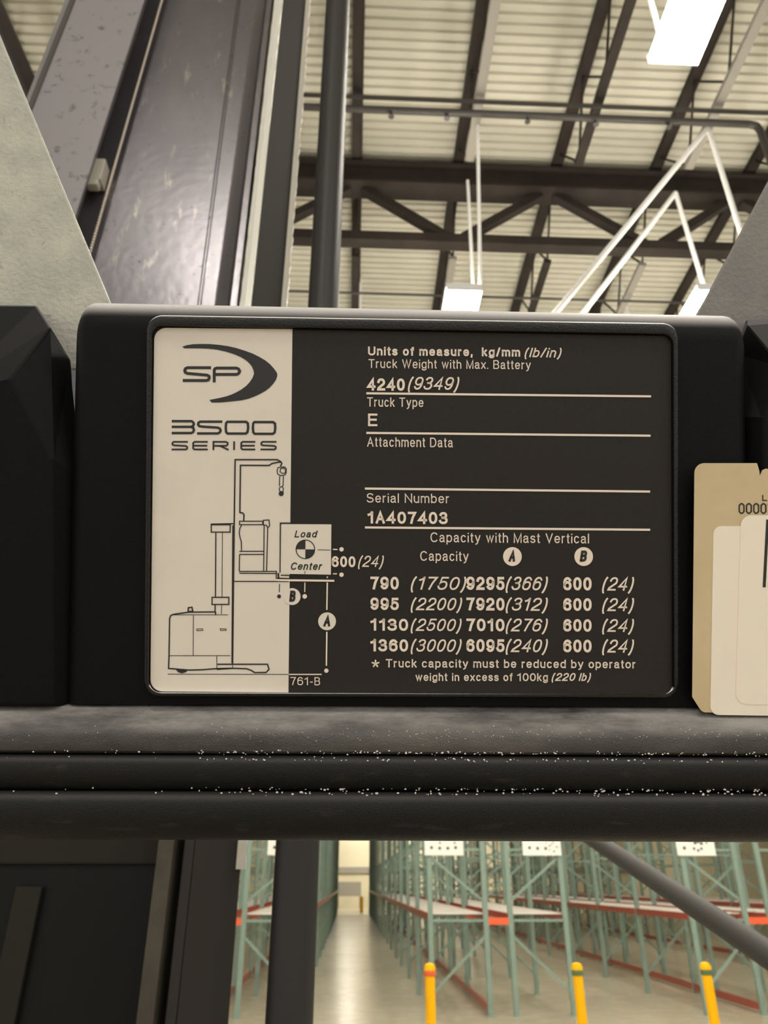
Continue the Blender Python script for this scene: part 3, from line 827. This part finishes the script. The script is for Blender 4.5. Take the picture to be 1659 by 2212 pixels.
def el(cx, cy, rx, ry, a0, a1, n=None, p=2.25):
    n = n or max(4, int(abs(a1-a0)/16)); out = []
    for k in range(n+1):
        a = R(a0+(a1-a0)*k/n); c, s_ = math.cos(a), math.sin(a)
        out.append((cx+rx*math.copysign(abs(c)**(2/p), c), cy+ry*math.copysign(abs(s_)**(2/p), s_)))
    return out
def loop(cx, cy, rx, ry): return ['c'] + el(cx, cy, rx, ry, 0, 360, 22)[:-1]
XH = 0.72
GL = {   # grotesque letter skeletons: (width, strokes), cap height 1
 '0': (.62, [loop(.5, .5, .5, .5)]), '1': (.40, [[(.0, .78), (.45, .84), (.8, 1)], [(.8, 1), (.8, 0)]]),
 '2': (.62, [el(.5, .71, .48, .29, 172, -28)+[(.06, .14), (0, 0), (1, 0)]]),
 '3': (.62, [el(.48, .765, .44, .235, 165, -90)+[(.36, .53)], [(.4, .53)]+el(.48, .265, .52, .265, 90, -165)]),
 '4': (.66, [[(.76, 0), (.76, 1), (0, .27), (1.0, .27)]]), '5': (.62, [[(.93, 1), (.2, 1), (.08, .5)]+el(.49, .325, .51, .325, 128, -165)]),
 '6': (.62, [el(.52, .52, .52, .48, 38, 180)+[(0, .36)], loop(.5, .315, .5, .315)]), '7': (.60, [[(0, 1), (1, 1), (.62, .52), (.4, 0)]]),
 '8': (.62, [loop(.5, .765, .44, .235), loop(.5, .265, .5, .265)]), '9': (.62, [el(.48, .48, .52, .48, 218, 360)+[(1, .64)], loop(.5, .685, .5, .315)]),
 '(': (.22, [el(1.1, .39, 1.1, .68, 112, 248, 10, 2)]), ')': (.22, [el(-.1, .39, 1.1, .68, 68, -68, 10, 2)]), '/': (.30, [[(0, -.02), (1, 1.02)]]),
 ',': (.06, [[(.7, .05), (.6, -.06), (.1, -.2)]]), '.': (.02, [[(0, .0), (0, .02)]]), '-': (.30, [[(.1, .38), (.9, .38)]]),
 'U': (.66, [[(0, 1)]+el(.5, .32, .5, .32, 180, 360)+[(1, 1)]]), 'T': (.62, [[(0, 1), (1, 1)], [(.5, 1), (.5, 0)]]), 'W': (.98, [[(0, 1), (.26, 0), (.5, 1), (.74, 0), (1, 1)]]),
 'M': (.74, [[(0, 0), (0, 1), (.5, 0), (1, 1), (1, 0)]]), 'B': (.60, [[(0, 0), (0, 1)]+el(.56, .765, .38, .235, 90, -90)+[(0, .53)], [(.5, .53)]+el(.56, .265, .44, .265, 90, -90)+[(0, 0)]]),
 'E': (.54, [[(1, 1), (0, 1), (0, 0), (1, 0)], [(0, .52), (.92, .52)]]), 'A': (.68, [[(0, 0), (.5, 1), (1, 0)], [(.2, .34), (.8, .34)]]),
 'D': (.66, [[(0, 0), (0, 1)]+el(.42, .5, .58, .5, 90, -90)+[(0, 0)]]), 'S': (.62, [el(.5, .755, .46, .245, 22, 270)+el(.5, .255, .5, .255, 90, -162)]),
 'N': (.66, [[(0, 0), (0, 1), (1, 0), (1, 1)]]), 'C': (.68, [el(.52, .5, .52, .5, 42, 318)]), 'V': (.66, [[(0, 1), (.5, 0), (1, 1)]]), 'L': (.5, [[(0, 1), (0, 0), (1, 0)]]),
 'n': (.46, [[(0, 0), (0, XH)], [(0, .4)]+el(.5, .42, .5, .30, 170, 0)+[(1, 0)]]), 'h': (.46, [[(0, 0), (0, 1)], [(0, .4)]+el(.5, .42, .5, .30, 170, 0)+[(1, 0)]]),
 'm': (.78, [[(0, 0), (0, XH)], [(0, .4)]+el(.25, .45, .25, .27, 170, 0)+[(.5, 0)], [(.5, .4)]+el(.75, .45, .25, .27, 170, 0)+[(1, 0)]]),
 'i': (.0, [[(0, 0), (0, XH-.06)], [(0, .97), (0, .98)]]), 'l': (.0, [[(0, 0), (0, 1)]]), 't': (.22, [[(.42, .94), (.42, .13), (.6, 0), (1, .0)], [(0, XH), (1, XH)]]),
 's': (.44, [el(.5, .545, .46, .175, 22, 270)+el(.5, .185, .5, .185, 90, -162)]), 'o': (.5, [loop(.5, XH/2, .5, XH/2)]), 'f': (.24, [[(1, 1), (.7, .98), (.46, .86), (.46, 0)], [(0, XH), (1, XH)]]),
 'e': (.5, [[(0.02, .37), (.98, .37)]+el(.5, XH/2, .5, XH/2, 12, 320)]), 'a': (.48, [el(.46, .52, .42, .20, 165, 0)+[(.88, .12), (1, 0)], [(.88, .44), (.5, .40)]+el(.42, .19, .42, .2, 90, 270)+[(.66, .04), (.88, .2)]]),
 'u': (.46, [[(0, XH)]+el(.5, .30, .5, .30, 180, 350)+[(1, .32)], [(1, XH), (1, 0)]]), 'r': (.26, [[(0, 0), (0, XH)], [(0, .38)]+el(.95, .38, .95, .33, 170, 92)]),
 'k': (.44, [[(0, 0), (0, 1)], [(.92, XH), (0, .26)], [(.34, .44), (1, 0)]]), 'g': (.5, [loop(.5, XH/2, .5, XH/2), [(1, XH), (1, -.08)]+el(.5, -.07, .5, .2, 0, -160)]),
 'b': (.5, [[(0, 0), (0, 1)], loop(.5, XH/2, .5, XH/2)]), 'd': (.5, [[(1, 0), (1, 1)], loop(.5, XH/2, .5, XH/2)]), 'p': (.5, [[(0, -.26), (0, XH)], loop(.5, XH/2, .5, XH/2)]),
 'c': (.46, [el(.52, XH/2, .52, XH/2, 42, 318)]), 'w': (.72, [[(0, XH), (.26, 0), (.5, XH), (.74, 0), (1, XH)]]), 'x': (.46, [[(0, XH), (1, 0)], [(1, XH), (0, 0)]]),
 'y': (.48, [[(0, XH), (.5, .04)], [(1, XH), (.42, -.16), (.1, -.26)]]),
}
def stroke2d(P, hw, closed):
    P = [Vector(p) for p in P]; n = len(P); lf, rg = [], []
    for i in range(n):
        a = P[i-1] if (i > 0 or closed) else None
        b = P[(i+1) % n] if (i < n-1 or closed) else None
        d1 = (P[i]-a).normalized() if a is not None else None
        d2 = (b-P[i]).normalized() if b is not None else None
        d1 = d1 if d1 is not None else d2; d2 = d2 if d2 is not None else d1
        n1 = Vector((-d1.y, d1.x)); n2 = Vector((-d2.y, d2.x)); mv = n1+n2
        mv = n1 if mv.length < 1e-6 else mv.normalized()
        k = 1/max(0.42, mv.dot(n1)); c = P[i]
        if not closed and i == 0: c = c-d2*hw
        if not closed and i == n-1: c = c+d1*hw
        lf.append(c+mv*hw*k); rg.append(c-mv*hw*k)
    return [(lf[i], rg[i], rg[(i+1) % n], lf[(i+1) % n]) for i in range(n if closed else n-1)]
def text(s, x0, x1, ytop_, ybase, parent, m_, bold=0.0, ital=0.0, z=None, name='lettering', slope=0.0085):
    """letters drawn as strokes; x0..x1, ytop_..ybase are the words' extent in the photo"""
    z = ZL if z is None else z
    wt = 0.118+bold*3.6; hw = wt/2
    H = abs(ybase-ytop_)                                     # cap height in pixels
    sb = 0.085
    fixed = sum((wt if ch != ' ' else 0) for ch in s)
    var = sum((GL[ch][0]-0.03 if ch != ' ' else 0.26) for ch in s) + sb*2*(len(s)-1)
    total = (x1-x0)/H - (ital*1.0*(0 if s[0] == '(' else 1))
    kx = (total-fixed)/var
    mb = MB(); x = 0.0
    for i, ch in enumerate(s):
        if ch == ' ': x += (0.26+2*sb)*kx; continue
        w, st = GL[ch]; w = max(w-0.03, 0.0)*kx
        for q in st:
            closed = q[0] == 'c'; pts = q[1:] if closed else q
            sh = lambda u, v: (x+hw+u*w + ital*(v if s[0] != '(' else v-0.35), hw+v*(1-2*hw))
            for quad in stroke2d([sh(u, v) for u, v in pts], hw, closed):
                vv = []
                for c in quad:
                    px = x0+c.x*H
                    p = L(px, ybase-c.y*H+(px-x0)*slope)
                    vv.append(Vector((p.x, p.y, z+HL)))
                mb.poly(vv)
        x += w+wt+2*sb*kx
    return mb.build(name, m_, parent)

def ribbon(mb, pts, w, z, closed=False):
    """flat stroke of width w (pixels) through photo points"""
    P = [Vector((L(*p).x, L(*p).y)) for p in pts]; hw = w*PX/2; n = len(P)
    lft, rgt_ = [], []
    for i in range(n):
        a = P[i-1] if (i > 0 or closed) else None
        b = P[(i+1) % n] if (i < n-1 or closed) else None
        d1 = (P[i]-a).normalized() if a is not None else None
        d2 = (b-P[i]).normalized() if b is not None else None
        if d1 is None: d1 = d2
        if d2 is None: d2 = d1
        n1 = Vector((-d1.y, d1.x)); n2 = Vector((-d2.y, d2.x))
        mv = (n1+n2)
        mv = n1 if mv.length < 1e-6 else mv.normalized()
        k = 1/max(0.5, mv.dot(n1))
        c = P[i]
        if not closed and i == 0: c = c-d2*hw*0.3
        if not closed and i == n-1: c = c+d1*hw*0.3
        lft.append(c+mv*hw*k); rgt_.append(c-mv*hw*k)
    for i in range(n if closed else n-1):
        j = (i+1) % n
        mb.poly([Vector((q.x, q.y, z+HL)) for q in (lft[i], rgt_[i], rgt_[j], lft[j])])
def disc(mb, px, py, r, z, n=28, a0=0, a1=2*math.pi, rx=None):
    c = L(px, py); pts = []
    full = abs(a1-a0-2*math.pi) < 1e-6
    if not full: pts.append(Vector((c.x, c.y, z+HL)))
    for k in range(n if full else n+1):
        a = a0+(a1-a0)*k/n
        pts.append(Vector((c.x+(rx or r)*PX*math.cos(a), c.y+r*PX*math.sin(a), z+HL)))
    mb.poly(pts)
def fillpx(mb, pts, z): mb.poly([Vector((L(*p).x, L(*p).y, z+HL)) for p in pts])
PR = plate_root
W_, K_ = M['letter'], M['ink']
def one(fn, name, m_, parent=PR, label=None):
    mb = MB(); fn(mb); o = mb.build(name, m_, parent)
    if label: o['label'] = label
    return o

# ---- data column
B, TH = 0.022, 0.0
text('Units of measure,  kg/mm', 795, 1121, 751, 770, PR, W_, B)
text('(lb/in)', 1132, 1208, 753.5, 774, PR, W_, 0.008, 0.25)
text('Truck Weight with Max. Battery', 796, 1143, 778, 797, PR, W_, TH)
text('4240', 793, 874, 819, 845.5, PR, W_, B)
text('(9349)', 882, 989, 816, 843.5, PR, W_, 0.004, 0.25)
text('Truck Type', 793, 914, 860, 880, PR, W_)
text('E', 795, 815, 895, 922, PR, W_, 0.012)
text('Attachment Data', 793, 977, 945.5, 966, PR, W_)
text('Serial Number', 792, 968, 1066, 1086, PR, W_)
text('1A407403', 794, 966, 1105, 1131, PR, W_, B)
for (xa_, y1_, xb_, y2_) in ((792, 851.5, 1402, 858), (792, 936.5, 1401, 942.5), (789, 1056, 1400, 1062.5), (789, 1139.5, 1400, 1144.5)):
    one(lambda mb: ribbon(mb, [(xa_, y1_), (xb_, y2_)], 4.6, ZL), 'ruled_line', W_)
text('Capacity with Mast Vertical', 929, 1267, 1150, 1171, PR, W_)
text('Capacity', 907, 1010, 1190, 1211, PR, W_)
for cx_, ch in ((1105, 'A'), (1258, 'B')):
    d_ = one(lambda mb: disc(mb, cx_, 1202, 20.3, ZL), 'letter_badge', W_)
    text(ch, cx_-8.5, cx_+8.5, 1189, 1213, d_, K_, 0.03, 0.12, z=ZL+0.0001, slope=0)
rowsT = [(1245, 1272.5, '790', 861, '(1750)', 1004, '9295', '(366)'), (1290, 1316.5, '995', 861, '(2200)', 995, '7920', '(312)'),
         (1335, 1361, '1130', 881, '(2500)', 994, '7010', '(276)'), (1379, 1405.5, '1360', 881, '(3000)', 994, '6095', '(240)')]
for (t_, b_, s1, x1_, s2, x2_, s3, s4) in rowsT:
    text(s1, 800, x1_, t_, b_, PR, W_, B)
    text(s2, 888, x2_, t_, b_+.5, PR, W_, 0.004, 0.25)
    text(s3, 1006, 1088, t_, b_+1, PR, W_, B)
    text(s4, 1092, 1179, t_, b_+1.5, PR, W_, 0.004, 0.25)
    text('600', 1214, 1275, t_+1, b_+2, PR, W_, B)
    text('(24)', 1299, 1364, t_+1, b_+2.5, PR, W_, 0.004, 0.25)
def star(mb):
    for k in range(5):
        a = math.pi/2+k*2*math.pi/5
        ribbon(mb, [(811, 1432), (811+8*math.cos(a), 1432-8*math.sin(a))], 3.2, ZL)
one(star, 'asterisk', W_)
text('Truck capacity must be reduced by operator', 833, 1369, 1422, 1440, PR, W_, 0.010, slope=0.004)
text('weight in excess of 100kg', 897, 1180, 1452, 1469, PR, W_, 0.010, slope=0.002)
text('(220 lb)', 1190, 1272, 1452, 1469, PR, W_, 0.012, 0.25, slope=0.002)
text('761-B', 628, 692, 1460.5, 1478, PR, W_)
text('600', 717, 768, 1201, 1224.5, PR, W_, B)
text('(24)', 775, 827, 1200, 1224, PR, W_, 0.0, 0.25)

# ---- crescent logo and wide lettering
def z3(p): return (300+p[0]/3.606, 680+p[1]/3.606)
def z4(p): return (330+p[0]/3.13, 970+p[1]/3.13)
out_c = [(345, 258), (380, 246), (430, 238), (500, 236), (560, 237), (630, 243), (700, 253), (765, 268), (830, 288), (890, 310), (945, 337), (990, 364), (1025, 392), (1055, 425), (1075, 452), (1083, 470), (1080, 492), (1070, 517), (1050, 545), (1022, 575), (990, 600), (950, 622), (905, 643), (860, 660), (810, 672), (750, 679), (700, 684), (650, 689), (610, 690), (575, 690)]
inn_c = [(556, 670), (600, 661), (645, 652), (690, 641), (730, 627), (770, 608), (805, 588), (840, 562), (868, 532), (890, 500), (902, 468), (900, 445), (888, 415), (868, 388), (840, 362), (800, 338), (750, 316), (690, 297), (620, 281), (550, 273), (480, 270), (410, 270), (365, 270)]
one(lambda mb: fillpx(mb, [z3(p) for p in out_c+inn_c], ZL), 'logo', K_, label='dark crescent swoosh')
def strokes(items, w, zf, name, parent=PR, m_=K_):
    mb = MB()
    for it in items:
        closed = it[0] == 'c'
        pts = it[1:] if closed else it
        ribbon(mb, [zf(p) for p in pts], w, ZL, closed)
    return mb.build(name, m_, parent)
strokes([[(566, 420), (388, 420), (372, 427), (366, 440), (369, 455), (384, 464), (540, 478), (554, 487), (556, 500), (549, 514), (534, 519), (354, 519)],
         [(594, 530), (594, 440), (600, 428), (614, 423), (765, 423), (782, 430), (791, 446), (784, 463), (768, 472), (606, 472)]], 6.3, z3, 'logo_lettering')
strokes([[(268, 834), (418, 834), (430, 842), (437, 856), (430, 871), (415, 878), (268, 878)], [(415, 878), (432, 886), (437, 903), (430, 919), (416, 926), (268, 926)],
         [(654, 838), (486, 838), (472, 846), (469, 860), (478, 872), (498, 876), (622, 884), (638, 892), (644, 906), (638, 920), (622, 929), (464, 929)],
         ['c', (695, 839), (840, 839), (854, 850), (857, 884), (852, 918), (838, 930), (698, 930), (686, 918), (683, 884), (686, 850)],
         ['c', (905, 841), (1050, 841), (1064, 852), (1067, 886), (1062, 920), (1048, 932), (908, 932), (896, 920), (893, 886), (896, 852)]], 5.2, z3, 'series_number')
def letS(x0, x1): return [(x1, 994), (x0+14, 994), (x0+4, 1003), (x0+5, 1015), (x0+16, 1021), (x1-14, 1026), (x1-3, 1034), (x1-3, 1046), (x1-14, 1053), (x0, 1053)]
def letE(x0, x1): return [[(x1, 994), (x0+14, 994), (x0+3, 1003), (x0+3, 1044), (x0+14, 1053), (x1, 1053)], [(x0+5, 1024), (x1-4, 1024)]]
strokes([letS(266, 388)] + letE(428, 542) + [[(588, 1056), (588, 994), (684, 994), (698, 1001), (698, 1016), (686, 1025), (592, 1025)], [(640, 1026), (704, 1056)]]
        + [[(748, 992), (748, 1056)]] + letE(800, 910) + [letS(954, 1074)], 3.7, z3, 'series_lettering')

# ---- the truck drawing
def dg(items, w, name='truck_drawing'): return strokes(items, w*1.18, z4, name)
dg([[(845, 75), (562, 75), (556, 500), (551, 892), (545, 1445)], [(845, 75), (868, 88), (876, 100), (868, 118)], [(868, 90), (842, 94), (812, 100), (790, 114), (598, 113), (594, 430), (614, 434), (622, 446), (620, 485)]], 2.7)
dg([['c', (850, 128), (870, 124), (895, 124), (906, 136), (905, 165), (896, 178), (868, 182), (848, 172), (844, 150)], ['c', (868, 134), (888, 130), (902, 144), (898, 164), (880, 168), (864, 156)],
    [(862, 186), (860, 252)], [(886, 186), (884, 252)], ['c', (862, 262), (878, 254), (886, 268), (884, 290), (866, 292), (858, 278)]], 1.7, 'hook_drawing')
one(lambda mb: disc(mb, *z4((872, 303)), 5.4, ZL, 20), 'hook_drawing', K_)
dg([['c', (592, 489), (748, 489), (748, 512), (592, 512)], ['c', (752, 482), (790, 480), (794, 520), (782, 532), (772, 516), (752, 514)], [(606, 515), (594, 535), (590, 570), (597, 605), (604, 625), (605, 686)],
    [(757, 516), (754, 822)], [(781, 530), (774, 824)], [(592, 691), (752, 691)], [(592, 712), (752, 712)], [(592, 714), (590, 824)], [(590, 826), (840, 826), (838, 870), (868, 880), (922, 881)], [(592, 838), (836, 840)], [(551, 893), (922, 894)]], 1.9, 'carriage_drawing')
dg([['c', (402, 512), (530, 512), (528, 562), (402, 562)], [(400, 508), (552, 505)], [(433, 565), (430, 996)], [(547, 518), (541, 1440)], ['c', (407, 1000), (520, 1000), (520, 1048), (407, 1048)], [(428, 1050), (427, 1098)]], 2.2, 'mast_drawing')
dg([[(477, 566), (474, 996)], [(472, 1052), (470, 1112)], [(150, 1118), (514, 1118)], [(282, 1122), (280, 1390)], [(120, 1392), (530, 1392)], ['c', (304, 1213), (344, 1212), (346, 1222), (306, 1225)], ['c', (462, 1211), (500, 1212), (503, 1221), (465, 1223)],
    [(438, 1396), (440, 1484)], [(545, 1450), (545, 1475)], [(110, 1516), (918, 1518)]], 1.2, 'panel_drawing')
dg([[(430, 1098), (250, 1100), (150, 1114), (130, 1122), (122, 1142), (118, 1400), (115, 1478), (250, 1489), (340, 1487), (440, 1479), (545, 1477), (640, 1480), (668, 1490), (694, 1506), (770, 1505), (790, 1484), (780, 1450), (444, 1450)],
    ['c', (246, 1096), (248, 1070), (272, 1067), (278, 1094)], [(430, 1099), (432, 1114)], [(440, 1484), (545, 1477)]], 2.5, 'body_drawing')
def wheel(mb):
    fillpx(mb, [z4(p) for p in ((162, 1484), (245, 1488), (232, 1504), (205, 1511), (180, 1504))], ZL)
one(wheel, 'wheel_drawing', K_)
# load box, its border and the load-centre target
one(lambda mb: fillpx(mb, [z4(p) for p in ((862, 497), (936, 497), (936, 510), (870, 512), (868, 850), (930, 850), (930, 880), (846, 880), (846, 838), (860, 836))], ZL), 'load_border', K_)
box = one(lambda mb: fillpx(mb, [z4(p) for p in ((874, 508), (1209, 510), (1206, 848), (868, 842))], ZL+0.00008), 'load_box', M['plate_white'])
ZB = ZL+0.00018
def tz(s, x0, x1, t_, b_): text(s, x0, x1, t_, b_, box, K_, 0.014, 0.22, z=ZB, slope=0.003)
tz('Load', 637, 687, 1146, 1161); tz('Center', 628, 698, 1214.5, 1230.5)
def target(mb):
    c = (660.5, 1186.5)
    pts = []
    for k in range(33): pts.append((c[0]+20*math.cos(k*math.pi*2/32), c[1]+20*math.sin(k*math.pi*2/32)))
    ribbon(mb, pts[:-1], 2.0, ZB, True)
    disc(mb, *c, 20, ZB, 10, math.pi/2, math.pi); disc(mb, *c, 20, ZB, 10, -math.pi/2, 0)
    ribbon(mb, [(687, 1187.5), (714, 1188)], 1.4, ZB); ribbon(mb, [(659.5, 1239), (659.5, 1233)], 1.2, ZB)
one(target, 'load_target', K_, box)
def white_dim(mb):
    ribbon(mb, [(720, 1186.5), (729, 1187)], 2.6, ZL); disc(mb, 738, 1186.5, 4.8, ZL, 14)
    ribbon(mb, [(720, 1239), (728, 1239)], 2.4, ZL); disc(mb, 738, 1241, 4.8, ZL, 14)
    ribbon(mb, [(599, 1252.5), (722, 1254)], 4.2, ZB); ribbon(mb, [(606, 1245.5), (625, 1246)], 3.4, ZB); ribbon(mb, [(606, 1237), (606, 1245.5)], 2.6, ZB)
    ribbon(mb, [(659.5, 1258), (659, 1278)], 2.2, ZL); disc(mb, 659, 1287.5, 5.0, ZL, 14)
    ribbon(mb, [(707.5, 1258), (706.5, 1316)], 3.0, ZL); ribbon(mb, [(706.5, 1364), (705.5, 1436)], 3.0, ZL); disc(mb, 705.5, 1447, 4.6, ZL, 14)
    ribbon(mb, [(707.5, 1245), (707.5, 1248)], 2.4, ZL)
    ribbon(mb, [(626, 1455), (695, 1455)], 2.4, ZL)
one(white_dim, 'dimension_lines', W_)
def black_dim(mb):
    ribbon(mb, [(605, 1261), (604.5, 1278)], 1.8, ZL); disc(mb, 604, 1287.5, 4.2, ZL, 14)
one(black_dim, 'dimension_lines', K_)
d_ = one(lambda mb: disc(mb, 632, 1288, 18, ZL), 'letter_badge', M['plate_white'])
text('B', 626, 640.5, 1275, 1299, d_, K_, 0.03, 0.08, z=ZL+0.0001, slope=0)
d_ = one(lambda mb: disc(mb, 707, 1341, 19, ZL), 'letter_badge', M['plate_white'])
text('A', 699, 716, 1329, 1352, d_, K_, 0.03, 0.1, z=ZL+0.0001, slope=0)

# ================================================================== paper labels at the right
def label_root(name, label):
    return empty(name, matrix=PM, label=label, cat='label')
tan = label_root('asset_label', 'yellowed tan label with torn top, stuck on the console right of the plate')
tp = [(1489, 1003), (1622, 1003), (1627, 1020), (1628, 1030), (1633, 1018), (1642, 1014), (1650, 1019), (1662, 1024), (1740, 1026), (1740, 1535), (1505, 1533), (1484, 1500)]
rad = [22, 2, 0, 0, 3, 5, 3, 0, 20, 20, 16, 10]
ZT0 = 0.0062
flat(round_poly(quadpx(tp), 0, radii=[r*PX for r in rad]), ZT0, 0.0002, 'sheet', M['tan'], tan)
flat(round_poly(quadpx([(1500, 1040), (1740, 1040), (1740, 1520), (1500, 1515)]), 12*PX), -0.001, ZT0+0.001-0.00005, 'adhesive_pad', M['plastic'], tan)
mono0 = lambda x: [(x-5, 1093), (x-5, 1106), (x-1.5, 1109.5), (x+1.5, 1109.5), (x+5, 1106), (x+5, 1093), (x+1.5, 1089.5), (x-1.5, 1089.5)]
mb = MB(); zt = ZT0+0.0002
for x in (1589, 1604.5, 1620, 1635.5): ribbon(mb, mono0(x), 3.4, zt, True)
ribbon(mb, [(1645, 1091), (1656, 1091), (1653, 1098), (1651, 1111)], 3.4, zt)
ribbon(mb, [(1634, 1071), (1634, 1082.5), (1643, 1082.5)], 2.6, zt)
ribbon(mb, [(1651, 1071), (1651, 1082.5)], 2.8, zt); ribbon(mb, [(1648, 1071), (1654, 1071)], 2.2, zt); ribbon(mb, [(1648, 1083), (1654, 1083)], 2.2, zt)
ribbon(mb, [(1659, 1083), (1659, 1071), (1664, 1080), (1668, 1071), (1668, 1083)], 2.6, zt)
mb.build('lettering', K_, tan)
wl_ = label_root('white_label', 'wide plain white label over the tan one, lying under the barcode label')
flat(round_poly(quadpx([(1529, 1137), (1735, 1137), (1735, 1541), (1522, 1538)]), 18*PX), ZT0+0.00022, 0.0002, 'sheet', M['paper'], wl_)
wl2 = label_root('barcode_label', 'white barcode label at the right edge, uppermost of the stuck labels')
flat(round_poly(quadpx([(1587, 1114), (1740, 1114), (1740, 1517), (1575, 1515)]), 24*PX), ZT0+0.00044, 0.0002, 'sheet', M['paper'], wl2)
mb = MB(); zt = ZT0+0.00066
for (xa_, xb_, w_) in ((1643.5, 1636, 6.6), (1652, 1645.5, 3.0), (1661, 1657, 4.5), (1670, 1665, 3), (1678, 1674, 6)):
    ribbon(mb, [(xa_, 1124), (xb_, 1266)], w_, zt)
mb.build('barcode', K_, wl2)
